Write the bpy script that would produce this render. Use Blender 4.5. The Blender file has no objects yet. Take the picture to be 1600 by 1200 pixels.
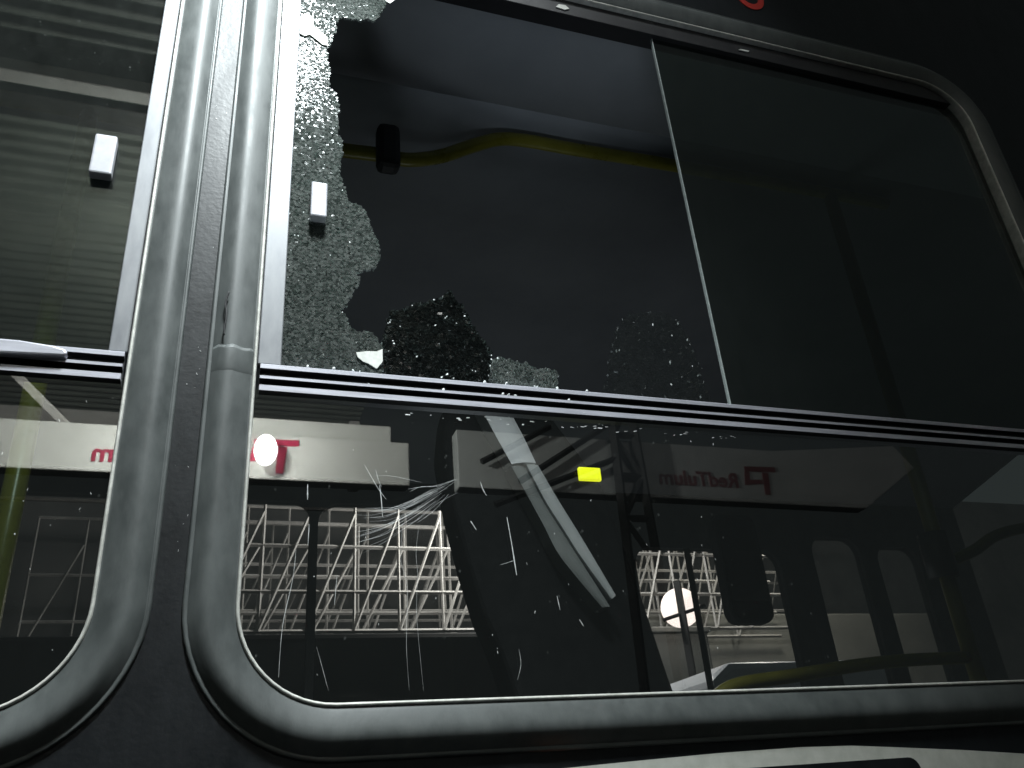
import bpy, bmesh, math, random
from mathutils import Vector, Matrix, geometry, noise

sc = bpy.context.scene
col = sc.collection
R = math.radians
random.seed(7)

# ------------------------------------------------------------------ camera
cam = bpy.data.cameras.new('camera')
cam.sensor_width = 36; cam.lens = 30.17; cam.clip_start = 0.02; cam.clip_end = 300
camo = bpy.data.objects.new('camera', cam); col.objects.link(camo)
rt = Vector((.94642, -.31396, -.07566)); upv = Vector((-.08199, -.4602, .88402)); fw = Vector((.31237, .83045, .46128))
m = Matrix((rt, upv, -fw)).transposed().to_4x4(); m.translation = (0, -.85, 1.55)
camo.matrix_world = m
sc.camera = camo

# ------------------------------------------------------------------ night world
w = bpy.data.worlds.new('World'); sc.world = w; w.use_nodes = True
bg = w.node_tree.nodes['Background']; bg.inputs[0].default_value = (.56, .68, .68, 1); bg.inputs[1].default_value = .036

# ------------------------------------------------------------------ station lamps and added fill lights
def lamp(name, kind, loc, power, colr, size=.05, target=None, spot=None, blend=.6):
    l = bpy.data.lights.new(name, kind); l.energy = power; l.color = colr
    if kind in ('POINT', 'SPOT'): l.shadow_soft_size = size
    if kind == 'AREA': l.size = size
    if kind == 'SPOT': l.spot_size = R(spot); l.spot_blend = blend
    o = bpy.data.objects.new(name, l); col.objects.link(o); o.location = loc
    if target is not None:
        o.rotation_euler = (Vector(target) - Vector(loc)).to_track_quat('-Z', 'Y').to_euler()
    return o
lamp('work_lamp', 'SPOT', (.08, -.60, 3.20), 140, (.90, .98, 1.0), .10, (-.10, 0, 2.15), 83, 1.0)
lamp('top_frame_light', 'SPOT', (.42, -.42, 3.22), 9, (.92, .98, 1.0), .05, (.55, 0, 2.77), 70, 1.0)  # added spot that brightens the frame along the window top
lamp('canopy_floodlight', 'SPOT', (-.38, -4.7, 4.64), 265, (.97, 1.0, .95), .10, (-.38, -5.3, 5.84), 179, .06)
lamp('yard_floodlight', 'POINT', (3.3, 7.9, 5.3), 300, (1.0, .98, .95), .2)
lamp('yard_wall_light', 'POINT', (7.6, 9.3, 5.6), 75, (1.0, .95, .84), .2)
lamp('interior_fill', 'POINT', (.9, 1.5, 1.15), 2.8, (.88, .97, 1.0), .35)  # unseen fill added inside the bus to lift its dark interior
lamp('ceiling_fill', 'SPOT', (-.15, -1.05, .35), 24, (.78, .90, 1.0), .22, (.42, 0, 2.47), 17, .9)  # unseen low spot added to brighten the ceiling through the hole

sc.view_settings.view_transform = 'Standard'; sc.view_settings.look = 'None'
sc.view_settings.exposure = .55; sc.view_settings.gamma = 1
sc.cycles.max_bounces = 8; sc.cycles.transparent_max_bounces = 24
sc.cycles.sample_clamp_indirect = 4; sc.cycles.caustics_reflective = False; sc.cycles.caustics_refractive = False

# ------------------------------------------------------------------ materials
MATS = {}
def nt(name):
    mt = bpy.data.materials.new(name); mt.use_nodes = True; MATS[name] = mt
    t = mt.node_tree; t.nodes.clear()
    out = t.nodes.new('ShaderNodeOutputMaterial')
    return mt, t, out
def N(t, typ, **kw):
    n = t.nodes.new(typ)
    for k, v in kw.items():
        if k.startswith('i_'): n.inputs[k[2:].replace('_', ' ')].default_value = v
        else: setattr(n, k, v)
    return n
def coords(t, scale=(1, 1, 1)):
    tc = N(t, 'ShaderNodeNewGeometry'); mp = N(t, 'ShaderNodeMapping'); mp.inputs['Scale'].default_value = scale
    t.links.new(tc.outputs['Position'], mp.inputs['Vector']); return mp.outputs['Vector']
def ramp(t, fac, a, b, ca, cb):
    r = N(t, 'ShaderNodeValToRGB'); r.color_ramp.elements[0].position = a; r.color_ramp.elements[1].position = b
    r.color_ramp.elements[0].color = (*ca, 1); r.color_ramp.elements[1].color = (*cb, 1)
    t.links.new(fac, r.inputs[0]); return r.outputs[0]
def pbr(name, ca, cb=None, rough=(.4, .5), metal=0, scale=(30, 30, 30), bump=0, bscale=(200, 200, 200), bdist=.0006, emit=0, spec=.5, lo=.35, hi=.68):
    mt, t, out = nt(name)
    p = N(t, 'ShaderNodeBsdfPrincipled'); t.links.new(p.outputs[0], out.inputs[0])
    no = N(t, 'ShaderNodeTexNoise'); no.inputs['Detail'].default_value = 6; no.inputs['Roughness'].default_value = .65
    no.inputs['Scale'].default_value = 1
    t.links.new(coords(t, scale), no.inputs['Vector'])
    t.links.new(ramp(t, no.outputs[0], lo, hi, ca, cb or ca), p.inputs['Base Color'])
    rr = N(t, 'ShaderNodeMapRange'); rr.inputs['From Min'].default_value = .3; rr.inputs['From Max'].default_value = .7
    rr.inputs['To Min'].default_value = rough[0]; rr.inputs['To Max'].default_value = rough[1]
    t.links.new(no.outputs[0], rr.inputs[0]); t.links.new(rr.outputs[0], p.inputs['Roughness'])
    p.inputs['Metallic'].default_value = metal; p.inputs['Specular IOR Level'].default_value = spec
    if bump:
        n2 = N(t, 'ShaderNodeTexNoise'); n2.inputs['Scale'].default_value = 1; n2.inputs['Detail'].default_value = 3
        t.links.new(coords(t, bscale), n2.inputs['Vector'])
        b = N(t, 'ShaderNodeBump'); b.inputs['Strength'].default_value = bump; b.inputs['Distance'].default_value = bdist
        t.links.new(n2.outputs[0], b.inputs['Height']); t.links.new(b.outputs[0], p.inputs['Normal'])
    if emit:
        p.inputs['Emission Color'].default_value = (*ca, 1); p.inputs['Emission Strength'].default_value = emit
    return mt
def glass(name, tint, f0=.05, dust=.02, speck=.3, speck_n=90, rough=0.0, dustcol=(.55, .58, .55), island=False):
    mt, t, out = nt(name); L = t.links.new
    g = N(t, 'ShaderNodeNewGeometry')
    d = N(t, 'ShaderNodeVectorMath', operation='DOT_PRODUCT'); L(g.outputs['Incoming'], d.inputs[0]); L(g.outputs['Normal'], d.inputs[1])
    ab = N(t, 'ShaderNodeMath', operation='ABSOLUTE'); L(d.outputs['Value'], ab.inputs[0])
    om = N(t, 'ShaderNodeMath', operation='SUBTRACT'); om.inputs[0].default_value = 1; L(ab.outputs[0], om.inputs[1])
    pw = N(t, 'ShaderNodeMath', operation='POWER'); L(om.outputs[0], pw.inputs[0]); pw.inputs[1].default_value = 5
    ma = N(t, 'ShaderNodeMath', operation='MULTIPLY_ADD'); L(pw.outputs[0], ma.inputs[0]); ma.inputs[1].default_value = 1 - f0; ma.inputs[2].default_value = f0
    tr = N(t, 'ShaderNodeBsdfTransparent'); tr.inputs[0].default_value = (*tint, 1)
    gl = N(t, 'ShaderNodeBsdfGlossy'); gl.inputs['Roughness'].default_value = rough; gl.inputs[0].default_value = (1, 1, 1, 1)
    m1 = N(t, 'ShaderNodeMixShader'); L(ma.outputs[0], m1.inputs[0]); L(tr.outputs[0], m1.inputs[1]); L(gl.outputs[0], m1.inputs[2])
    # dust film and dried specks
    no = N(t, 'ShaderNodeTexNoise'); no.inputs['Scale'].default_value = 1; no.inputs['Detail'].default_value = 7; no.inputs['Roughness'].default_value = .7
    L(coords(t, (45, 45, 20)), no.inputs['Vector'])
    du = N(t, 'ShaderNodeMapRange'); du.inputs['From Min'].default_value = .35; du.inputs['From Max'].default_value = .75
    du.inputs['To Min'].default_value = dust * .7; du.inputs['To Max'].default_value = dust * 1.35; L(no.outputs[0], du.inputs[0])
    vo = N(t, 'ShaderNodeTexVoronoi'); vo.inputs['Scale'].default_value = speck_n; vo.inputs['Randomness'].default_value = 1
    L(coords(t, (1, .2, .8)), vo.inputs['Vector'])
    sp = N(t, 'ShaderNodeSeparateColor'); L(vo.outputs['Color'], sp.inputs[0])
    thr = N(t, 'ShaderNodeMapRange'); thr.inputs['From Min'].default_value = .72; thr.inputs['From Max'].default_value = 1
    thr.inputs['To Min'].default_value = 0; thr.inputs['To Max'].default_value = .16; L(sp.outputs[0], thr.inputs[0])
    lt = N(t, 'ShaderNodeMath', operation='LESS_THAN'); L(vo.outputs['Distance'], lt.inputs[0]); L(thr.outputs[0], lt.inputs[1])
    ls = N(t, 'ShaderNodeMath', operation='MULTIPLY'); L(lt.outputs[0], ls.inputs[0]); ls.inputs[1].default_value = speck
    ad = N(t, 'ShaderNodeMath', operation='ADD', use_clamp=True); L(du.outputs[0], ad.inputs[0]); L(ls.outputs[0], ad.inputs[1])
    fac = ad.outputs[0]
    if island:
        mu = N(t, 'ShaderNodeMapRange'); mu.inputs['To Min'].default_value = .3; mu.inputs['To Max'].default_value = 1.8
        L(g.outputs['Random Per Island'], mu.inputs[0])
        mm = N(t, 'ShaderNodeMath', operation='MULTIPLY', use_clamp=True); L(fac, mm.inputs[0]); L(mu.outputs[0], mm.inputs[1]); fac = mm.outputs[0]
    df = N(t, 'ShaderNodeBsdfDiffuse'); df.inputs[0].default_value = (*dustcol, 1)
    m2 = N(t, 'ShaderNodeMixShader'); L(fac, m2.inputs[0]); L(m1.outputs[0], m2.inputs[1]); L(df.outputs[0], m2.inputs[2])
    L(m2.outputs[0], out.inputs[0])
    return mt

pbr('body_paint', (.008, .0095, .011), (.015, .017, .019), (.36, .52), spec=.28, scale=(25, 25, 9), bump=.3, bscale=(160, 160, 160), bdist=.0008)
pbr('frame_metal', (.054, .061, .060), (.084, .093, .091), (.44, .62), metal=.0, spec=.55, scale=(45, 45, 22), bump=.25, bscale=(500, 500, 60), bdist=.0003)
pbr('lip_metal', (.5, .5, .46), (.72, .71, .66), (.35, .5), metal=.2, scale=(90, 90, 90))
pbr('rail_metal', (.42, .42, .47), (.54, .54, .60), (.28, .42), metal=.2, scale=(12, 90, 200))
pbr('jamb_metal', (.15, .155, .168), (.20, .205, .213), (.4, .55), metal=.25, scale=(60, 60, 20))
pbr('track_black', (.012, .012, .014), (.02, .02, .022), (.5, .7))
pbr('tab_plastic', (.34, .34, .37), (.42, .42, .45), (.4, .5), scale=(80, 80, 80))
pbr('sticker_paper', (.55, .56, .52), (.72, .72, .68), (.7, .8), scale=(120, 120, 120))
pbr('scratch', (.55, .57, .56), (.8, .8, .8), (.5, .6), scale=(400, 400, 400))
pbr('pane_edge', (.30, .35, .34), (.42, .47, .46), (.3, .4), scale=(90, 90, 90))
pbr('crack', (.24, .28, .265), (.46, .51, .49), (.3, .5), scale=(200, 200, 200), spec=.25)
pbr('crumb', (.7, .75, .74), (.9, .92, .92), (.05, .15), scale=(200, 200, 200), spec=1)  # loose glass crumbs, and the painted white glints of crazed cells
pbr('ceiling_lining', (.30, .32, .35), (.38, .40, .43), (.55, .7), scale=(3, 3, 3))
pbr('interior_dark', (.09, .095, .095), (.14, .145, .145), (.5, .7), scale=(9, 9, 9))
pbr('seat_cloth', (.004, .0045, .005), (.009, .0095, .010), (.9, 1.0), spec=.05, scale=(40, 40, 40), bump=.4, bscale=(300, 300, 300))
pbr('seat_trim_lit', (.74, .77, .80), (.82, .84, .86), (.4, .55), scale=(15, 15, 15))  # whiter copy of the trim, lamplight on its upper end put into the colour
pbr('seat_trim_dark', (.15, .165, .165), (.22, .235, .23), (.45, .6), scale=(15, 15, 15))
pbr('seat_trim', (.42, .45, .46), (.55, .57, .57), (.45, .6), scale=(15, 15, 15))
pbr('yellow_rail', (.25, .235, .03), (.33, .305, .045), (.25, .35), scale=(20, 20, 20))
pbr('grip_grey', (.035, .037, .04), (.05, .052, .055), (.5, .6))
pbr('yellow_dim', (.12, .11, .010), (.17, .155, .016), (.35, .5), scale=(20, 20, 20))  # darker copy of the rail yellow, for rails in dim light
pbr('rail_joint', (.012, .013, .014), (.02, .02, .02), (.5, .6))
pbr('yellow_lit', (.85, .92, .015), None, (.5, .5), emit=1.1)
pbr('amber_lens', (.5, .10, .01), None, (.3, .4))
pbr('white_vinyl', (.55, .56, .50), (.68, .68, .62), (.35, .5), scale=(40, 40, 40))
pbr('red_paint', (.45, .03, .02), (.55, .05, .04), (.4, .5), scale=(120, 120, 120))
pbr('fascia_white', (.70, .70, .66), (.80, .80, .76), (.5, .6), scale=(2, 2, 2))
pbr('fascia_dim', (.56, .58, .57), (.66, .68, .67), (.5, .6), scale=(2, 2, 2))  # greyer copy of the fascia white, painted in for its less lit end
pbr('sign_dim', (.22, .05, .055), (.28, .075, .08), (.5, .6))  # duller copy of the sign red, where less light reaches the lettering
pbr('sign_red', (.42, .02, .07), (.52, .03, .09), (.5, .6))
pbr('roof_sheet', (.11, .125, .11), (.17, .185, .16), (.5, .65), scale=(1.5, 3, 1))
pbr('steel_beige', (.58, .56, .53), (.74, .72, .69), (.5, .65), scale=(5, 5, 5))
pbr('steel_dark', (.012, .013, .014), (.025, .025, .025), (.5, .7))
pbr('yard_wall', (.16, .165, .17), (.28, .28, .27), (.8, .9), scale=(.5, .5, .5))
pbr('pale_wall', (.30, .30, .28), (.42, .42, .38), (.8, .9), scale=(.8, .8, .8))
pbr('asphalt', (.035, .036, .038), (.06, .06, .06), (.75, .9), scale=(8, 8, 8))
pbr('van_white', (.70, .74, .80), (.78, .82, .86), (.3, .4))
pbr('grey_cabinet', (.16, .17, .16), (.22, .23, .21), (.6, .7))
pbr('globe_glass', (1.0, .86, .80), None, (.4, .5), emit=1.6)
glass('glass_fixed', (.80, .81, .80), .105, .003, .06, 110)
glass('glass_slide', (.46, .52, .49), .068, .011, .05, 120)
glass('glass_far', (.93, .93, .93), .03, .006, .1, 60)
glass('glass_crazed', (.50, .56, .53), .0006, .065, .25, 160, rough=.12, island=True)
glass('glass_shard', (.42, .46, .45), .018, .003, .05, 160, rough=.12, island=True)
glass('glass_clear_shard', (.93, .94, .935), .006, .003, .03, 160, rough=.1, island=True)
glass('crack_dark', (.55, .6, .58), .02, .028, .15, 260, rough=.15, island=True)
glass('mirror_face', (.1, .1, .1), .10, .03, .3, 40)

# ------------------------------------------------------------------ builders
def mesh(name, verts, faces, mat, parent=None, smooth=False, mats=None, midx=None):
    me = bpy.data.meshes.new(name); me.from_pydata([tuple(v) for v in verts], [], faces)
    for mm in (mats or [mat]): me.materials.append(MATS[mm])
    if midx: me.polygons.foreach_set('material_index', midx)
    bm = bmesh.new(); bm.from_mesh(me); bmesh.ops.recalc_face_normals(bm, faces=bm.faces); bm.to_mesh(me); bm.free()
    if smooth: me.polygons.foreach_set('use_smooth', [True] * len(me.polygons))
    me.update()
    o = bpy.data.objects.new(name, me); col.objects.link(o)
    if parent: o.parent = parent; o.matrix_parent_inverse = Matrix.Translation(-parent.matrix_world.translation) if parent.parent is None else Matrix.Translation(-WORLD.get(parent.name, Vector()))
    WORLD[o.name] = Vector((0, 0, 0))
    return o
WORLD = {}
def empty(name, loc):
    o = bpy.data.objects.new(name, None); col.objects.link(o); o.location = loc; o.matrix_world = Matrix.Translation(loc)
    o.empty_display_size = .1; return o
def tag(o, label=None, cat=None, group=None, kind=None):
    for k, v in (('label', label), ('category', cat), ('group', group), ('kind', kind)):
        if v: o[k] = v
    return o
def bevel(o, wd, seg=2):
    bm = bmesh.new(); bm.from_mesh(o.data)
    bmesh.ops.bevel(bm, geom=bm.edges[:], offset=wd, segments=seg, affect='EDGES', profile=.5, clamp_overlap=True)
    bm.to_mesh(o.data); bm.free(); return o
def box(name, x0, x1, y0, y1, z0, z1, mat, parent=None, bv=0):
    v = [(x, y, z) for x in (x0, x1) for y in (y0, y1) for z in (z0, z1)]
    f = [(0, 1, 3, 2), (4, 6, 7, 5), (0, 4, 5, 1), (2, 3, 7, 6), (0, 2, 6, 4), (1, 5, 7, 3)]
    o = mesh(name, v, f, mat, parent)
    if bv: bevel(o, bv)
    return o
def bar(name, a, b, r, mat, parent=None, n=4, r2=None, smooth=False):
    a, b = Vector(a), Vector(b); d = (b - a).normalized(); u = d.orthogonal().normalized(); v_ = d.cross(u)
    if n == 4: u, v_ = (u + v_).normalized(), (v_ - u).normalized()
    v = []
    for p, q in ((a, r), (b, r2 or r)):
        for k in range(n):
            an = 2 * math.pi * k / n; v.append(p + (u * math.cos(an) + v_ * math.sin(an)) * q)
    f = [(k, (k + 1) % n, n + (k + 1) % n, n + k) for k in range(n)] + [tuple(range(n))[::-1], tuple(range(n, 2 * n))]
    return mesh(name, v, f, mat, parent, smooth)
def tube(name, pts, r, mat, parent=None, n=10, smooth=True, rads=None):
    pts = [Vector(p) for p in pts]; v = []; f = []; u = None
    for i, p in enumerate(pts):
        d = (pts[min(i + 1, len(pts) - 1)] - pts[max(i - 1, 0)]).normalized()
        u = d.orthogonal().normalized() if u is None else (u - d * u.dot(d)).normalized()
        w_ = d.cross(u); q = rads[i] if rads else r
        for k in range(n):
            an = 2 * math.pi * k / n; v.append(p + (u * math.cos(an) + w_ * math.sin(an)) * q)
    for i in range(len(pts) - 1):
        for k in range(n): f.append((i * n + k, i * n + (k + 1) % n, (i + 1) * n + (k + 1) % n, (i + 1) * n + k))
    f += [tuple(range(n))[::-1], tuple(range((len(pts) - 1) * n, len(pts) * n))]
    return mesh(name, v, f, mat, parent, smooth)
def spline(pts, n=8):
    P = [Vector(p) for p in pts]; out = []
    for i in range(len(P) - 1):
        p0, p1, p2, p3 = P[max(i - 1, 0)], P[i], P[i + 1], P[min(i + 2, len(P) - 1)]
        for k in range(n):
            t = k / n
            out.append(.5 * ((2 * p1) + (p2 - p0) * t + (2 * p0 - 5 * p1 + 4 * p2 - p3) * t * t + (3 * p1 - p0 - 3 * p2 + p3) * t ** 3))
    return out + [P[-1]]
def extrude(name, pts, y0, y1, mat, parent=None, bv=0):          # outline in x, z given a thickness in y
    n = len(pts); v = [(x, y0, z) for x, z in pts] + [(x, y1, z) for x, z in pts]
    f = [tuple(range(n)), tuple(range(n, 2 * n))[::-1]] + [(k, (k + 1) % n, n + (k + 1) % n, n + k) for k in range(n)]
    o = mesh(name, v, f, mat, parent)
    if bv: bevel(o, bv)
    return o
def rrect(x0, x1, z0, z1, r, n=14, t=0.0):                        # rounded rectangle, grown outwards by t
    out = []
    for cx, cz, a0 in ((x1 - r, z1 - r, 0), (x0 + r, z1 - r, 90), (x0 + r, z0 + r, 180), (x1 - r, z0 + r, 270)):
        for k in range(n + 1):
            a = R(a0 + 90 * k / n); out.append((cx + (r + t) * math.cos(a), cz + (r + t) * math.sin(a)))
    return out
def sweep(name, rect, prof, mat, parent, seglen=.03):
    # prof: list of (outward offset, height out of the bus side)
    v = []; f = []; m_ = None
    for t, h in prof:
        ring = rrect(*rect, t=t); m_ = len(ring)
        v += [(x, -h, z) for x, z in ring]
    for i in range(len(prof) - 1):
        for k in range(m_):
            f.append((i * m_ + k, i * m_ + (k + 1) % m_, (i + 1) * m_ + (k + 1) % m_, (i + 1) * m_ + k))
    o = mesh(name, v, f, mat, parent, True)
    return o
def panel(name, outer, holes, y0, y1, mat, parent):
    bm = bmesh.new(); edges = []
    for loop in [outer] + holes:
        vs = [bm.verts.new((x, y0, z)) for x, z in loop]
        edges += [bm.edges.new((vs[k], vs[(k + 1) % len(vs)])) for k in range(len(vs))]
    bmesh.ops.triangle_fill(bm, use_beauty=True, use_dissolve=False, edges=edges)
    ex = bmesh.ops.extrude_face_region(bm, geom=bm.faces[:])
    for e in ex['geom']:
        if isinstance(e, bmesh.types.BMVert): e.co.y = y1
    bmesh.ops.recalc_face_normals(bm, faces=bm.faces)
    me = bpy.data.meshes.new(name); bm.to_mesh(me); bm.free(); me.materials.append(MATS[mat])
    o = bpy.data.objects.new(name, me); col.objects.link(o); o.parent = parent
    o.matrix_parent_inverse = Matrix.Translation(-parent.matrix_world.translation); WORLD[o.name] = Vector()
    return o
def inside(x, z, poly):
    c = False; j = len(poly) - 1
    for i in range(len(poly)):
        xi, zi = poly[i]; xj, zj = poly[j]
        if (zi > z) != (zj > z) and x < (xj - xi) * (z - zi) / (zj - zi) + xi: c = not c
        j = i
    return c
def crazed(name, poly, y, thick, step, mats, parent, tilt=.05, gap=.07, big=.0, holes=(), glint=0.0, rim=0.0):
    # tempered glass broken into small cells: a Voronoi pattern, every cell a little prism
    xs = [p[0] for p in poly]; zs = [p[1] for p in poly]; pts = []
    z = min(zs) - 3 * step; row = 0
    while z < max(zs) + 3 * step:
        x = min(xs) - 3 * step + (row % 2) * step / 2
        while x < max(xs) + 3 * step:
            if random.random() > big:
                pts.append(Vector((x + random.uniform(-.42, .42) * step, z + random.uniform(-.42, .42) * step)))
            x += step
        z += step * .87; row += 1
    r = geometry.delaunay_2d_cdt(pts, [], [], 0, 1e-7)
    V, T = r[0], r[2]; around = {}; cc = []
    for i, (a, b, c) in enumerate(T):
        A, B, C_ = V[a], V[b], V[c]
        d = 2 * (A.x * (B.y - C_.y) + B.x * (C_.y - A.y) + C_.x * (A.y - B.y))
        if abs(d) < 1e-12: cc.append((A + B + C_) / 3)
        else:
            a2, b2, c2 = A.length_squared, B.length_squared, C_.length_squared
            cc.append(Vector(((a2 * (B.y - C_.y) + b2 * (C_.y - A.y) + c2 * (A.y - B.y)) / d, (a2 * (C_.x - B.x) + b2 * (A.x - C_.x) + c2 * (B.x - A.x)) / d)))
        for q in (a, b, c): around.setdefault(q, []).append(i)
    vs = []; fs = []; mi = []
    for q, tl in around.items():
        p = V[q]
        if not inside(p.x, p.y, poly) or any(inside(p.x, p.y, h) for h in holes): continue
        ring = sorted((cc[i] for i in tl), key=lambda s: math.atan2(s.y - p.y, s.x - p.x))
        if len(ring) < 3 or max((s - p).length for s in ring) > 3 * step: continue
        cen = sum(ring, Vector((0, 0))) / len(ring)
        tk = tilt * (3 if random.random() < .07 else 1); tx, tz = random.gauss(0, tk), random.gauss(0, tk); dy = random.gauss(0, .0003)
        edge = rim and not all(inside(p.x + ax * step * 1.2, p.y + az * step * 1.2, poly) for ax, az in ((1, 0), (-1, 0), (0, 1)))
        bright = glint and random.random() < (rim * .55 if edge else glint * .8); shr = random.uniform(.25, .6) if bright else 1  # some cells get white faces as painted glints, more along the rim
        n = len(ring); b0 = len(vs); g1 = gap * random.uniform(.6, 1.9)
        for s, yy in ((1 - g1, 0), (1 - g1 * .35, .0006), (1 - g1 * .35, thick)):
            for c in ring:
                e = (c - cen) * s * shr
                off = (e.x * tx + e.y * tz) if yy < thick else 0
                vs.append((cen.x + e.x, y + yy + dy + off, cen.y + e.y))
        fs.append(tuple(range(b0, b0 + n))); mi.append(2 if bright else 0)
        on_rim = rim and not all(inside(p.x + ax * step * 1.3, p.y + az * step * 1.3, poly) for ax, az in ((1, 0), (-1, 0), (0, 1)))
        for lv in (0, 1):
            for k in range(n):
                gm = 2 if random.random() < (rim if on_rim else glint) else 1
                fs.append((b0 + lv * n + k, b0 + lv * n + (k + 1) % n, b0 + (lv + 1) * n + (k + 1) % n, b0 + (lv + 1) * n + k)); mi.append(gm)
        fs.append(tuple(range(b0 + 2 * n, b0 + 3 * n))[::-1]); mi.append(0)
    return mesh(name, vs, fs, None, parent, mats=mats, midx=mi)
def pane(name, x0, x1, z0, z1, y, mat, parent, rect=None, th=.005):
    if rect: return extrude(name, rrect(*rect, t=.006), y, y + th, mat, parent)
    return box(name, x0, x1, y, y + th, z0, z1, mat, parent)

# ------------------------------------------------------------------ setting
g = mesh('ground', [(-60, -60, 0), (60, -60, 0), (60, 60, 0), (-60, 60, 0)], [(0, 1, 2, 3)], 'asphalt'); g['kind'] = 'structure'

# ------------------------------------------------------------------ the bus
bus = empty('bus', (0, 0, 0))
tag(bus, 'dark bus seen close up with a smashed sliding side window', 'bus')
MAIN = (.027, 1.285, 1.668, 2.752, .092)
LEFT = (-1.36, -.101, 1.668, 2.752, .092)
panel('side_panel', [(-2.4, .55), (3.6, .55), (3.6, 3.32), (-2.4, 3.32)], [rrect(*MAIN, t=.03), rrect(*LEFT, t=.03)], 0, .04, 'body_paint', bus)
# roof shoulder, roof, floor, far wall
sh = []
for k in range(13):
    a = R(90 * k / 12); sh.append((.34 - .34 * math.cos(a), 3.32 + .20 * math.sin(a)))
v = [(x, y, z) for x in (-2.4, 3.6) for y, z in sh + [(2.5, 3.52)]]; n = len(sh) + 1
mesh('roof', v, [(k, k + 1, n + k + 1, n + k) for k in range(n - 1)], 'body_paint', bus, True)
cl = []
for k in range(9):
    a = R(90 * k / 8); cl.append((.05 + .20 - .20 * math.cos(a), 2.80 + .16 * math.sin(a)))
cl = [(.045, 2.76)] + cl + [(.44, 2.962), (.441, 2.968), (.449, 2.968), (.45, 2.963), (1.2, 2.99), (1.9, 2.96), (2.4, 2.85)]
v = [(x, y, z) for x in (-2.38, 3.58) for y, z in cl]; n = len(cl)
mesh('ceiling_lining', v, [(k, k + 1, n + k + 1, n + k) for k in range(n - 1)], 'ceiling_lining', bus, True)
box('floor', -2.38, 3.58, .05, 2.4, .78, .86, 'interior_dark', bus)
FAR = [(-1.3, .345, 1.9, 2.76, .06), (.375, 1.62, 1.9, 2.76, .09), (1.73, 2.47, 1.9, 2.61, .08), (2.66, 2.94, 1.9, 2.68, .08), (3.03, 3.28, 1.9, 2.64, .07)]
fwall = panel('far_wall', [(-2.4, .55), (3.6, .55), (3.6, 3.5), (-2.4, 3.5)], [rrect(*q) for q in FAR], 2.42, 2.47, 'interior_dark', bus)
for q in FAR:
    pane('far_window_pane', 0, 0, 0, 0, 2.44, 'glass_far', fwall, rect=q)
bar('far_window_divider', (2.000, 2.435, 1.9), (2.000, 2.435, 2.61), .016, 'rail_joint', fwall)

# window frames
PROF = [(.000, -.014), (.000, .003), (.0007, .0048), (.0020, .0056), (.0032, .005), (.0038, .0036), (.0042, .003),
        (.0056, .0044), (.0090, .0066), (.0135, .0091), (.0180, .0113), (.0220, .0130), (.0255, .0141), (.0290, .0146), (.0320, .0143), (.0350, .0131), (.0380, .0111), (.0410, .0084), (.0440, .0054), (.0460, .0036)]
PROF = PROF[:7] + [(t, .003 + (h - .003) * .78) for t, h in PROF[7:]]
NP = len(PROF)
PROF += [(.0466, .0028), (.0472, .0030), (.0488, .0036), (.0503, .0030), (.0512, .0014), (.0514, -.002)]
def window(rect, name, label):
    o = sweep(name, rect, PROF, 'frame_metal', bus)
    o.data.materials.append(MATS['lip_metal'])
    m_ = len(rrect(*rect)); mi = []
    for i in range(len(PROF) - 1):
        mi += [1 if i < 5 else 0] * m_
    o.data.polygons.foreach_set('material_index', mi)
    o['label'] = label
    return o
win = window(MAIN, 'sliding_window', 'grey framed window whose sliding glass is smashed open')
winl = window(LEFT, 'sliding_window', 'grey framed window with intact glass at the left')
def rail(x0, x1, z, parent):
    # stepped double track: lips and grooves as one extruded profile (y, z below the top)
    pr = [(.020, 0), (.0035, 0), (.0025, .001), (.0025, .0058), (.010, .0062), (.010, .0150), (.001, .0156), (-.0008, .0166), (-.0008, .0200), (.009, .0204),
          (.009, .0272), (-.001, .0280), (-.001, .0345), (.010, .0350), (.020, .0350)]
    v = [(x, y, z - d) for x in (x0, x1) for y, d in pr]; n = len(pr)
    f = [(k, (k + 1) % n, n + (k + 1) % n, n + k) for k in range(n)] + [tuple(range(n)), tuple(range(n, 2 * n))[::-1]]
    mi = [1 if k in (4, 8, 9, 12) else 0 for k in range(n)] + [0, 0]
    mi[4] = mi[9] = 1; mi[3] = mi[5] = mi[8] = mi[10] = 1
    o = mesh('centre_rail', v, f, None, parent, mats=['rail_metal', 'track_black'], midx=mi)
    return o
rail(.031, 1.283, 2.0225, win)
rail(-1.358, -.105, 2.0225, winl)
# jamb strips beside the sliding panes and upper tracks
box('jamb_strip', .028, .053, .006, .018, 2.0235, 2.752, 'jamb_metal', win, .0012)
box('jamb_strip', -.1215, -.102, .006, .018, 2.0235, 2.752, 'jamb_metal', winl, .0012)
box('upper_track', .055, 1.284, .004, .034, 2.718, 2.756, 'track_black', win, .001)
box('upper_track', -1.359, -.123, .004, .034, 2.718, 2.756, 'track_black', winl, .001)
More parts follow.
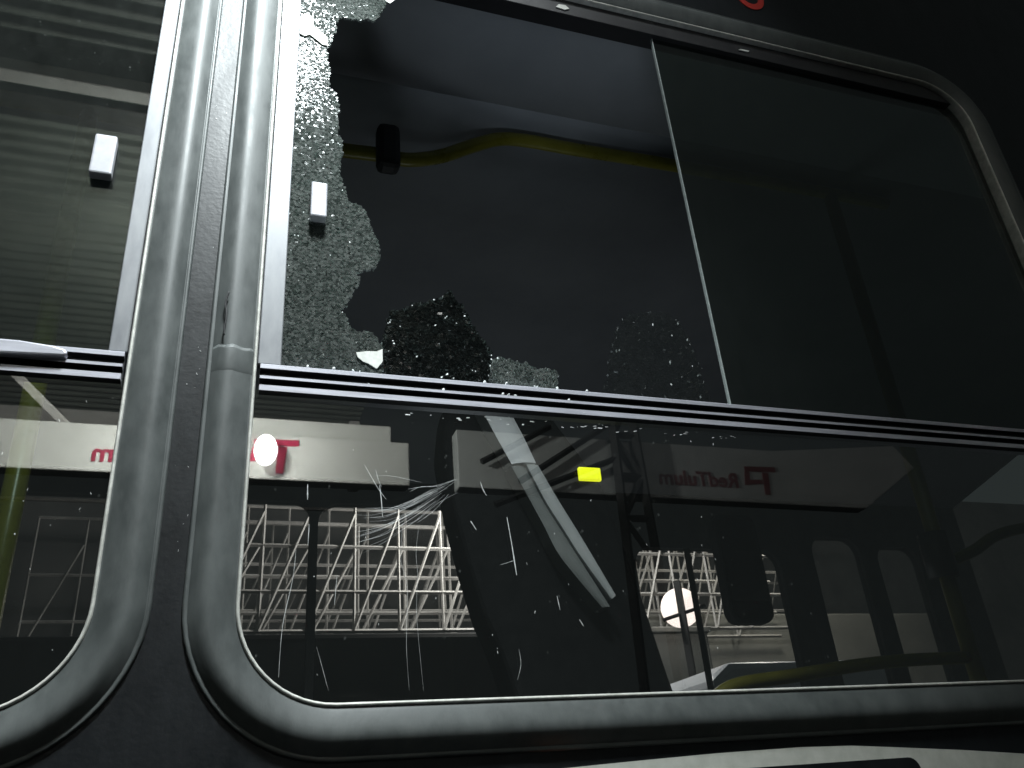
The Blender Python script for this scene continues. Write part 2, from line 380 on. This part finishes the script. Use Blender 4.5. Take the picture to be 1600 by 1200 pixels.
# panes
pane('fixed_pane', 0, 0, 0, 0, .010, 'glass_fixed', win, rect=(.027, 1.285, 1.668, 2.13, .092)) if False else extrude(
    'fixed_pane', [p for p in rrect(*MAIN, t=.005) if p[1] < 1.9] + [(1.29, 1.992), (.022, 1.992)], .0045, .0095, 'glass_fixed', win)
extrude('fixed_pane', [p for p in rrect(*LEFT, t=.005) if p[1] < 1.9] + [(-.096, 1.992), (-1.365, 1.992)], .0045, .0095, 'glass_fixed', winl)
rp = extrude('sliding_pane', [(.6305, 2.022), (1.29, 2.022), (1.29, 2.66), (1.27, 2.72), (1.23, 2.735), (.6305, 2.735)], .0125, .0175, 'glass_slide', win)
rp['label'] = 'dark intact sliding pane with a bright cut edge'
box('pane_edge', .6285, .6305, .0122, .0178, 2.023, 2.722, 'pane_edge', rp, .0006)
lp = box('sliding_pane', -1.36, -.1222, .0125, .0175, 2.022, 2.735, 'glass_slide', winl)

HOLE = [(.179, 2.677), (.174, 2.652), (.166, 2.636), (.159, 2.622), (.148, 2.627), (.142, 2.619), (.135, 2.621), (.124, 2.617), (.115, 2.618), (.106, 2.611), (.104, 2.588), (.1, 2.567), (.093, 2.548), (.094, 2.524), (.098, 2.51), (.097, 2.476), (.108, 2.463), (.111, 2.437), (.11, 2.391), (.116, 2.381), (.118, 2.364), (.113, 2.328), (.117, 2.313), (.123, 2.294), (.125, 2.279), (.143, 2.275), (.149, 2.266), (.155, 2.242), (.164, 2.224), (.166, 2.208), (.165, 2.193), (.161, 2.18), (.147, 2.175), (.134, 2.171), (.142, 2.164), (.141, 2.156), (.133, 2.141), (.125, 2.12), (.117, 2.116), (.125, 2.106), (.128, 2.095), (.139, 2.085), (.157, 2.09), (.161, 2.08), (.168, 2.072), (.168, 2.018)]
STK = [(.137, 2.056), (.149, 2.059), (.161, 2.06), (.168, 2.064), (.168, 2.047), (.161, 2.037), (.151, 2.043), (.145, 2.045), (.139, 2.05)]
cp = crazed('crazed_pane', [(.052, 2.018), (.052, 2.735), (.205, 2.735)] + HOLE, .020, .004, .0033, ['glass_crazed', 'crack', 'crumb'], win, glint=.005, rim=.06, tilt=.035, gap=.05)
cp['kind'] = 'stuff'; cp['label'] = 'crazed remains of the smashed sliding pane'
s1 = extrude('torn_sticker', STK, .0178, .0188, 'sticker_paper', win)
STL = [(.054, 2.598), (.059, 2.606), (.066, 2.607), (.071, 2.600), (.073, 2.585), (.082, 2.577), (.093, 2.567), (.093, 2.551), (.086, 2.551), (.078, 2.558), (.068, 2.566), (.061, 2.561), (.054, 2.564)]
extrude('torn_sticker', STL, .0178, .0188, 'sticker_paper', win)
extrude('torn_sticker', [(.176, 2.672), (.181, 2.690), (.205, 2.700), (.194, 2.683), (.183, 2.668)], .0178, .0188, 'sticker_paper', win)
extrude('torn_sticker', [(.452, 2.728), (.458, 2.736), (.470, 2.737), (.476, 2.731), (.468, 2.726)], .002, .0035, 'sticker_paper', win)
extrude('torn_sticker', [(.795, 2.728), (.80, 2.7315), (.818, 2.732), (.815, 2.7285)], .002, .0035, 'sticker_paper', win)
# pull tabs of the sliding panes
box('pull_tab', .0775, .0975, .004, .0185, 2.236, 2.290, 'tab_plastic', win, .0022)
box('pull_tab', -.171, -.147, -.002, .0118, 2.249, 2.307, 'tab_plastic', winl, .0022)
# plastic latch strip lying over the left rail
lt = extrude('latch_strip', [(-.40, 2.020), (-.20, 2.0195), (-.170, 2.0165), (-.159, 2.0135), (-.1555, 2.0095), (-.158, 2.0055), (-.182, 2.0045), (-.24, 2.0020), (-.40, 2.001)], -.0085, .002, 'rail_metal', winl, .0022)
# frame joint with a torn cover on the broken window's left member
jp = [(x, z) for x, z in rrect(*MAIN)]
v = []; f = []; pr = [p for p in PROF[6:NP]]
zz = [2.031, 2.034, 2.030, 2.006, 2.003]
ex = [0, .0006, .0009, .0006, 0]
for z, e in zip(zz, ex):
    for k, (t, h) in enumerate(pr): v.append((.027 - t, -h - e, z + .0010 * math.sin(k * 1.3) * (1 if z > 2.02 else .5)))
n = len(pr)
for i in range(len(zz) - 1):
    for k in range(n - 1): f.append((i * n + k, i * n + k + 1, (i + 1) * n + k + 1, (i + 1) * n + k))
mesh('joint_cover', v, f, 'frame_metal', win, True)
tube('gouge', spline([(-.008, -.0156, 2.098), (-.0105, -.0152, 2.085), (-.0085, -.0155, 2.068), (-.0095, -.0152, 2.052), (-.009, -.015, 2.044)], 6), .0010, 'track_black', win, 5)

# scratches and dried runs on the lower pane
def scratches(name, lines, parent, y=.0042, r=.00033):
    v = []; f = []
    for ln, rr in lines:
        pts = spline([(x, y, z) for x, z in ln], 5)
        for i, p in enumerate(pts):
            d = (pts[min(i + 1, len(pts) - 1)] - pts[max(i - 1, 0)]).normalized(); nn = Vector((-d.z, 0, d.x))
            q = r * rr * (.35 + .65 * math.sin(math.pi * (i + .5) / len(pts))) * random.uniform(.6, 1.2)
            b = len(v); v += [p + nn * q, p - Vector((0, q * .5, 0)), p - nn * q]
            if i: f += [(b - 3, b - 2, b + 1, b), (b - 2, b - 1, b + 2, b + 1)]
    o = mesh(name, v, f, 'scratch', parent); o['kind'] = 'stuff'; return o
lines = []
fan = [((.253, 1.903), (.230, 1.887), (.200, 1.868), (.180, 1.856), (.147, 1.850)), ((.250, 1.899), (.222, 1.880), (.196, 1.862), (.172, 1.850), (.150, 1.846)),
       ((.246, 1.886), (.223, 1.874), (.200, 1.857), (.168, 1.838), (.141, 1.828)), ((.240, 1.884), (.216, 1.868), (.190, 1.850), (.165, 1.833), (.139, 1.822)),
       ((.236, 1.889), (.212, 1.876), (.185, 1.860), (.163, 1.852), (.149, 1.852)), ((.228, 1.880), (.205, 1.862), (.176, 1.843), (.150, 1.834)),
       ((.247, 1.895), (.225, 1.884), (.208, 1.879), (.196, 1.872)), ((.232, 1.879), (.214, 1.862), (.199, 1.849), (.187, 1.843))]
for a in fan:
    for k in range(3):
        jx, jz = random.gauss(0, .0025), random.gauss(0, .003)
        lines.append(([(x + jx * (1 + i * .6), z + jz * (1 + i * .5) + random.gauss(0, .0006)) for i, (x, z) in enumerate(a[random.randint(0, 1):])], random.uniform(.22, .62)))
lines += [(((.145, 1.910), (.152, 1.897), (.160, 1.883), (.168, 1.872)), 1.3), (((.161, 1.888), (.163, 1.870), (.164, 1.852)), 1.2), (((.157, 1.905), (.160, 1.893), (.163, 1.886)), .8),
          (((.206, 1.893), (.185, 1.897), (.168, 1.899), (.156, 1.898)), .5),
          (((.203, 1.845), (.199, 1.815), (.200, 1.79), (.198, 1.75), (.203, 1.677)), .35), (((.185, 1.845), (.183, 1.805), (.189, 1.778), (.187, 1.72), (.189, 1.678)), .4),
          (((.077, 1.815), (.075, 1.785), (.0675, 1.74), (.066, 1.693)), .8), (((.086, 1.885), (.0865, 1.868)), 1.6), (((.089, 1.842), (.0885, 1.82)), 1.0),
          (((.302, 1.857), (.305, 1.828), (.3065, 1.81), (.308, 1.792)), 1.9), (((.260, 1.851), (.266, 1.841)), 1.8), (((.274, 1.897), (.276, 1.889), (.280, 1.881)), 1.4),
          (((.29, 1.803), (.30, 1.806), (.309, 1.809)), .5), (((.118, 1.79), (.116, 1.76)), .7), (((.352, 1.77), (.354, 1.755)), 1.2), (((.375, 1.745), (.379, 1.738)), 1.6),
          (((.10, 1.72), (.106, 1.70), (.112, 1.68)), .5), (((.30, 1.685), (.305, 1.70), (.304, 1.715)), .6)]
for k in range(34):
    x, z = random.uniform(.05, .6), random.uniform(1.69, 1.985); l_ = random.uniform(.0006, .003)
    lines.append((((x, z), (x + random.uniform(-.4, .4) * l_, z - l_)), random.uniform(.5, 1.5)))
scratches('scratches', lines, win)
ll = []
for k in range(26):
    x, z = random.uniform(-.26, -.11), random.uniform(1.70, 1.98); l_ = random.uniform(.0005, .003)
    ll.append((((x, z), (x + random.uniform(-.5, .5) * l_, z - l_)), random.uniform(.5, 1.5)))
scratches('scratches', ll, winl)
# row of dried dirt under the rail
dl = []
for k in range(46):
    x = random.uniform(.17, .62); z = 1.974 + random.gauss(0, .003); l_ = random.uniform(.001, .006)
    dl.append((((x, z), (x + l_, z + random.uniform(-.001, .001))), random.uniform(1.0, 3.5) * (1 - .6 * (x - .17) / .45)))
scratches('dirt_line', dl, win)

chips = []
for k in range(30):
    x, z = random.uniform(-.047, -.02), random.uniform(1.75, 2.66); l_ = random.uniform(.0004, .004)
    chips.append((((x, z), (x + random.uniform(-.7, .7) * l_, z - random.uniform(.2, 1) * l_)), random.uniform(.4, 1.1)))
scratches('paint_chips', chips, bus, -.0006)
# glowing yellow rectangle just inside the glass
yi = box('yellow_rectangle', .399, .4275, .012, .018, 1.909, 1.9258, 'yellow_lit', bus, .0018)
yi['label'] = 'small glowing yellow rectangle behind the lower pane'
# white decal, marker light, red letter on the body
extrude('white_decal', [(.33, 1.6005), (.422, 1.6035), (.511, 1.606), (.614, 1.607), (.68, 1.6055), (.74, 1.601), (.83, 1.594), (.96, 1.582), (1.3, 1.545), (1.3, 1.50), (.33, 1.50)], -.0012, -.0002, 'white_vinyl', bus)
extrude('dark_decal', rrect(.40, .765, 1.45, 1.590, .014, 6), -.0024, -.0014, 'body_paint', bus)
box('marker_light', .318, .352, -.006, -.0015, 1.568, 1.5985, 'amber_lens', bus, .003)
rg = []
for k in range(25): a = R(-215 + 250 * k / 24); rg.append((.851 + .030 * math.cos(a), 2.880 + .034 * math.sin(a)))
for k in range(24, -1, -1): a = R(-215 + 250 * k / 24); rg.append((.851 + .018 * math.cos(a), 2.880 + .020 * math.sin(a)))
extrude('red_letter', rg, -.0015, -.0003, 'red_paint', bus)

# ------------------------------------------------------------------ inside the bus
tube('handrail', spline([(-1.2, .5, 2.80), (.0, .5, 2.805), (.181, .5, 2.812), (.254, .5, 2.816), (.321, .5, 2.816), (.392, .5, 2.842), (.46, .5, 2.885), (.528, .5, 2.921), (.60, .5, 2.931), (.714, .5, 2.931), (.982, .5, 2.937), (1.6, .5, 2.938)], 6), .0155, 'yellow_rail', bus)
tube('handrail', [(-.283, .5, .86), (-.288, .5, 2.80)], .0165, 'yellow_rail', bus)
hr = tube('handrail', [(1.405, .5, .86), (1.420, .5, 2.93)], .0165, 'yellow_dim', bus)
bar('rail_clamp', (1.405, .5, 1.94), (1.407, .5, 2.03), .03, 'rail_joint', hr, 12, smooth=True)
tube('handrail', spline([(.80, .5, 1.70), (.862, .5, 1.742), (.997, .5, 1.758), (1.13, .5, 1.772), (1.26, .5, 1.780), (1.40, .5, 1.782)], 6), .012, 'yellow_dim', bus)
tube('handrail', spline([(1.406, .5, 1.965), (1.50, .5, 1.995), (1.669, .5, 2.052), (2.2, .5, 2.1)], 6), .012, 'yellow_dim', bus)
hg = box('hanging_grip', .243, .290, .435, .475, 2.738, 2.848, 'grip_grey', bus, .012)
# high-backed seat with a pale moulded side trim
SE = [(.420, 2.325), (.408, 2.286), (.398, 2.204), (.408, 2.127), (.416, 2.077), (.437, 1.982), (.461, 1.89), (.484, 1.835), (.503, 1.771), (.53, 1.66), (.56, 1.45), (.86, 1.45), (.84, 1.66), (.806, 1.763), (.772, 1.926), (.752, 2.012), (.722, 2.142), (.672, 2.222), (.62, 2.30), (.56, 2.335)]
st = extrude('passenger_seat', SE, .60, .70, 'seat_cloth', bus, .012)
st['label'] = 'dark reclined seat back with a pale moulded side trim'
def strip3(name, left, right, y, mat, parent, bulge=.012, n=5):
    Lc = spline([(a, 0, b) for a, b in left], 8); Rc = spline([(a, 0, b) for a, b in right], 8); v = []; f = []
    for i in range(len(Lc)):
        for k in range(n + 1):
            t = k / n; p = Lc[i].lerp(Rc[i], t); v.append((p.x, y - bulge * math.sin(math.pi * t), p.z))
        v += [(Rc[i].x, y + .04, Rc[i].z), (Lc[i].x, y + .04, Lc[i].z)]
    mrow = n + 3
    for i in range(len(Lc) - 1):
        for k in range(mrow): f.append((i * mrow + k, i * mrow + (k + 1) % mrow, (i + 1) * mrow + (k + 1) % mrow, (i + 1) * mrow + k))
    f += [tuple(range(mrow))[::-1], tuple(range((len(Lc) - 1) * mrow, len(Lc) * mrow))]
    return mesh(name, v, f, mat, parent, False)
strip3('side_trim', [(.447, 2.31), (.463, 2.265), (.487, 2.212), (.513, 2.158)], [(.506, 2.315), (.519, 2.269), (.542, 2.215), (.562, 2.163)], .552, 'seat_trim_lit', st, .006)
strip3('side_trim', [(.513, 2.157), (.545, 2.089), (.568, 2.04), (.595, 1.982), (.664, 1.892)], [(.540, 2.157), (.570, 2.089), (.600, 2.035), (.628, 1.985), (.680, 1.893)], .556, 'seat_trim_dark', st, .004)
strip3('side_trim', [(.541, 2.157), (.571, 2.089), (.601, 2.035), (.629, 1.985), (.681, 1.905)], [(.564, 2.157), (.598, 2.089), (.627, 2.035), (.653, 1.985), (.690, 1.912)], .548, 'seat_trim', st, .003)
# dark rounded mirror housing hanging by the far window
mh = extrude('inside_mirror', rrect(1.878, 2.075, 2.185, 2.62, .045, 6), 2.0, 2.05, 'grip_grey', bus, .006)
extrude('mirror_glass', rrect(1.892, 2.060, 2.20, 2.60, .035, 6), 1.995, 1.999, 'mirror_face', mh)

# ------------------------------------------------------------------ loose glass standing in the rail
SHA = [(.17, 2.018), (.169, 2.088), (.175, 2.106), (.18, 2.122), (.195, 2.127), (.208, 2.138), (.223, 2.14), (.244, 2.151), (.257, 2.166), (.262, 2.153), (.272, 2.142), (.282, 2.114), (.293, 2.098), (.303, 2.084), (.306, 2.076), (.299, 2.018)]
SHB = [(.299, 2.018), (.302, 2.061), (.312, 2.072), (.323, 2.07), (.333, 2.068), (.351, 2.065), (.36, 2.059), (.382, 2.061), (.39, 2.056), (.386, 2.018)]
SHC = [(.447, 2.018), (.463, 2.074), (.478, 2.124), (.496, 2.151), (.507, 2.163), (.532, 2.164), (.562, 2.170), (.582, 2.157), (.597, 2.118), (.61, 2.018)]
tag(crazed('glass_shard', SHA, .0225, .004, .0036, ['glass_shard', 'crack_dark', 'crumb'], None, glint=.022, rim=.22, tilt=.035, gap=.03, big=.12), 'tall dark crazed shard standing in the rail below the hole', 'glass shard', 'shards left in the rail')
tag(crazed('glass_shard', SHB, .0215, .004, .0038, ['glass_crazed', 'crack', 'crumb'], None, glint=.01, rim=.12, tilt=.05, gap=.06), 'small low pale crazed shard standing in the rail', 'glass shard', 'shards left in the rail')
tag(crazed('glass_shard', SHC, .0225, .004, .0040, ['glass_clear_shard', 'glass_clear_shard', 'crumb'], None, glint=.003, rim=.035, tilt=.03, gap=.02, big=.12), 'faint dark shard partly behind the edge of the right sliding pane', 'glass shard', 'shards left in the rail')
crumb_me = None
for k in range(16):
    x = random.choice([random.gauss(.125, .022), random.gauss(.34, .05), random.uniform(.06, .5)]); s = random.uniform(.0012, .0026)
    if crumb_me is None:
        bm = bmesh.new(); bmesh.ops.create_icosphere(bm, subdivisions=1, radius=1)
        for q in bm.verts: q.co *= random.uniform(.65, 1.1)
        crumb_me = bpy.data.meshes.new('glass_crumb'); bm.to_mesh(crumb_me); bm.free(); crumb_me.materials.append(MATS['crumb'])
    o = bpy.data.objects.new('glass_crumb', crumb_me); col.objects.link(o)
    on_top = k % 3
    o.location = (x, .0045 if on_top else .0035, 2.0225 + s * .7 if on_top else 2.0069 + s * .7); o.scale = (s * 1.3, s, s * .8); o.rotation_euler = (random.random() * 3, random.random() * 3, random.random() * 3)
    tag(o, 'tiny glittering crumb of broken glass lying on the window rail', 'glass crumb', 'glass crumbs on the rail')

# ------------------------------------------------------------------ station canopy across the lane (seen reflected in the panes)
can = empty('station_canopy', (0, -6, 0))
tag(can, 'bus station canopy with white lettered fascia reflected in the lower panes', 'canopy', )
pts = []; y = -9.5; v = []; f = []
i = 0
while y < -1.4:
    for x in (-3.2, 1.45): v.append((x, y, 5.86 + .026 * max(-.6, min(.6, math.sin(2 * math.pi * y / .125)))))
    if i: f.append((2 * i - 2, 2 * i - 1, 2 * i + 1, 2 * i))
    y += .0156; i += 1
mesh('roof_sheet', v, f, 'roof_sheet', can, True)
box('roof_beam', -3.2, 1.45, -3.47, -3.36, 5.71, 5.80, 'steel_beige', can, .01)
box('beam_shade', -3.2, 1.45, -3.72, -3.50, 5.68, 5.80, 'steel_dark', can, .01)  # dark box standing in for the shaded side of the beam
box('roof_beam', -3.2, 1.45, -8.30, -8.18, 5.56, 5.82, 'steel_beige', can, .01)
box('edge_post', 1.33, 1.45, -8.12, -8.0, 5.0, 5.82, 'steel_beige', can, .01)
bar('roof_brace', (-2.6, -5.2, 5.8), (-1.15, -6.3, 4.7), .035, 'steel_beige', can)
box('fascia_panel', -2.6, 1.56, -6.16, -6.0, 4.27, 4.675, 'fascia_white', can, .012)
box('upper_panel', .0, 1.42, -6.30, -6.10, 4.678, 4.872, 'fascia_white', can, .01)
extrude('fascia_panel', [(2.0, 4.28), (6.4, 4.25), (7.2, 4.75), (7.0, 5.0), (5.4, 4.84), (2.0, 4.84)], -6.16, -6.0, 'fascia_dim', can, .01)
box('service_pipe', -3.2, 1.7, -6.55, -6.52, 4.205, 4.23, 'steel_beige', can)
def text(body, x_right_end, z, size, mat='sign_red'):
    cu = bpy.data.curves.new('lettering', 'FONT'); cu.body = body; cu.size = size; cu.extrude = .004; cu.align_x = 'RIGHT'; cu.offset = .004
    to = bpy.data.objects.new('lettering_source', cu); col.objects.link(to)
    bpy.context.view_layer.update()
    me = bpy.data.meshes.new_from_object(to.evaluated_get(bpy.context.evaluated_depsgraph_get()))
    bpy.data.objects.remove(to)
    mx = Matrix(((-1, 0, 0, x_right_end), (0, 0, 1, -5.992), (0, 1, 0, z), (0, 0, 0, 1))); me.transform(mx)
    me.materials.clear(); me.materials.append(MATS[mat])
    o = bpy.data.objects.new('lettering', me); col.objects.link(o); o.parent = can; o.matrix_parent_inverse = Matrix.Translation((0, 6, 0))
    return o
text('RedTulum', -.975, 4.355, .215)
text('RedTulum', 4.00, 4.405, .215, 'sign_dim')
for ox, lm in ((0, 'sign_red'), (4.76, 'sign_dim')):
    def q(pts): return [(x + ox, z + (.02 if ox else 0)) for x, z in pts]
    extrude('logo_mark', q([(.24, 4.565), (.605, 4.575), (.605, 4.63), (.24, 4.62)]), -5.999, -5.99, lm, can)
    extrude('logo_mark', q([(.44, 4.563), (.51, 4.563), (.485, 4.325), (.425, 4.325)]), -5.999, -5.99, lm, can)
    extrude('logo_mark', q([(.21, 4.42), (.422, 4.44), (.422, 4.485), (.28, 4.475), (.285, 4.56), (.235, 4.56)]), -5.999, -5.99, lm, can)
# small lit flood lamp on the fascia
fl = empty('wall_lamp', (.33, -5.98, 4.46)); tag(fl, 'small white lamp glaring in front of the fascia lettering', 'lamp')
bm = bmesh.new(); bmesh.ops.create_uvsphere(bm, u_segments=24, v_segments=14, radius=1); bmesh.ops.scale(bm, vec=(.095, .06, .14), verts=bm.verts); me = bpy.data.meshes.new('lamp_lens'); bm.to_mesh(me); bm.free()
pbr('lamp_glow', (1, 1, .97), None, emit=9); me.materials.append(MATS['lamp_glow'])
o = bpy.data.objects.new('lamp_lens', me); col.objects.link(o); o.parent = fl; o.location = (0, .14, 0)
lamp('wall_lamp_light', 'POINT', (.33, -5.72, 4.46), 11, (1, 1, .97), .06)
bar('lamp_stem', (.33, -5.998, 4.46), (.33, -5.92, 4.46), .03, 'steel_dark', fl, 8)
# dark lattice mast and its stays in front of the dimmer fascia
ms = empty('lattice_mast', (3.78, -5.93, 0)); tag(ms, 'dark lattice mast silhouetted against the dimmer fascia', 'mast')
def ml(a, b, r=.035): bar('mast_member', (a[0], -5.93, a[1]), (b[0], -5.93, b[1]), r, 'steel_dark', ms)
ml((3.45, 0), (3.56, 5.1), .05); ml((3.90, 0), (3.78, 5.1), .05)
z = 3.6; s = 0
while z < 5.0:
    ml((3.54, z), (3.80, z)); ml((3.54, z), (3.80, z + .42)) if s else ml((3.80, z), (3.54, z + .42)); z += .42; s = 1 - s
ml((2.55, 4.33), (3.56, 5.0), .03); ml((2.30, 4.10), (3.56, 4.62), .03); ml((2.2, 4.5), (2.9, 4.9), .03)

# ------------------------------------------------------------------ yard behind the bus (seen through the far windows)
def truss(y, z0, steps, x0, x1, pitch, ph, mat, label):
    root = empty('roof_truss', (x0, y, z0)); tag(root, label, 'truss', 'roof trusses beyond the bus')
    for z in steps: bar('chord', (x0, y, z0 + z), (x1, y, z0 + z), .024, mat, root)
    x = x0 + ph; H = steps[-1]; k = 0
    post = brace = None
    while x + pitch < x1:
        if post is None:
            post = bar('post', (x, y, z0), (x, y, z0 + H), .018, mat, root); brace = bar('brace', (x, y - .03, z0), (x + pitch * .98, y - .03, z0 + H * .8), .017, mat, root)
            xf = x
        else:
            for src in (post, brace):
                c = src.copy(); col.objects.link(c); c.parent = root; c.matrix_parent_inverse = src.matrix_parent_inverse.copy(); c.location = (x - xf, 0, 0)
        x += pitch; k += 1
truss(9.0, 3.68, (0, .44, .97, 1.7), -.1, 7.4, .52, .10, 'steel_beige', 'nearest pale lattice roof truss seen through the far windows')
truss(10.1, 3.80, (0, .34, .80, 1.5), -.3, 8, .61, .25, 'steel_beige', 'second lattice roof truss close behind the nearest one')
truss(11.4, 3.98, (0, .50, 1.15, 2.0), -.2, 9.5, .57, .05, 'steel_beige', 'third lattice roof truss in the dim yard')
truss(13.4, 4.2, (0, .6, 1.3, 2.2), -2.6, 11, .7, .0, 'steel_beige', 'farthest faint lattice roof truss by the yard wall')
tag(box('yard_wall', -14, 22, 16, 16.3, 0, 8.5, 'yard_wall'), 'dim grey concrete wall at the back of the yard', 'wall')
tag(box('pale_wall', 5.9, 11.5, 10.2, 10.4, 0, 4.15, 'pale_wall', None, .02), 'pale ochre rendered wall beyond the right-hand far window', 'wall')
tag(box('dark_shelter', -4.0, 3.6, 7.4, 8.1, 2.3, 3.32, 'steel_dark', None, .05), 'long dark shelter roof below the trusses', 'shelter')
cb = empty('grey_cabinet', (5.2, 8.5, 0)); tag(cb, 'grey green metal cabinet standing below the globe lamp', 'cabinet')
box('cabinet_body', 4.72, 5.72, 8.4, 9.0, 0, 3.50, 'grey_cabinet', cb, .02); box('cabinet_lid', 4.68, 5.76, 8.36, 9.04, 3.503, 3.56, 'grey_cabinet', cb, .01)
gl = empty('globe_lamp', (5.17, 8.0, 0)); tag(gl, 'round white globe lamp with dark crossed brackets', 'lamp')
bm = bmesh.new(); bmesh.ops.create_uvsphere(bm, u_segments=24, v_segments=14, radius=.225)
for fc in bm.faces: fc.smooth = True
me = bpy.data.meshes.new('globe'); bm.to_mesh(me); bm.free(); me.materials.append(MATS['globe_glass'])
o = bpy.data.objects.new('globe', me); col.objects.link(o); o.parent = gl; o.location = (0, 0, 3.70)
bar('bracket', (5.05, 7.74, 0), (5.03, 7.74, 3.94), .05, 'steel_dark', gl)
bar('bracket', (4.78, 7.74, 3.50), (5.34, 7.74, 3.66), .020, 'steel_dark', gl)
van = empty('white_van', (5.5, 7.0, 0)); tag(van, 'white van roof at the bottom of the right-hand far window', 'van')
extrude('van_body', [(4.2, .35), (7.4, .35), (7.4, 1.2), (6.9, 1.45), (6.2, 2.62), (5.9, 2.74), (4.4, 2.74), (4.2, 2.6)], 6.0, 7.9, 'van_white', van, .06)
for wx in (4.85, 6.75):
    for wy in (5.98, 7.92): bar('wheel', (wx, wy - .1, .34), (wx, wy + .1, .34), .34, 'steel_dark', van, 20)
extrude('side_window', [(5.2, 1.75), (6.35, 1.75), (6.0, 2.4), (5.2, 2.4)], 5.985, 5.996, 'steel_dark', van)
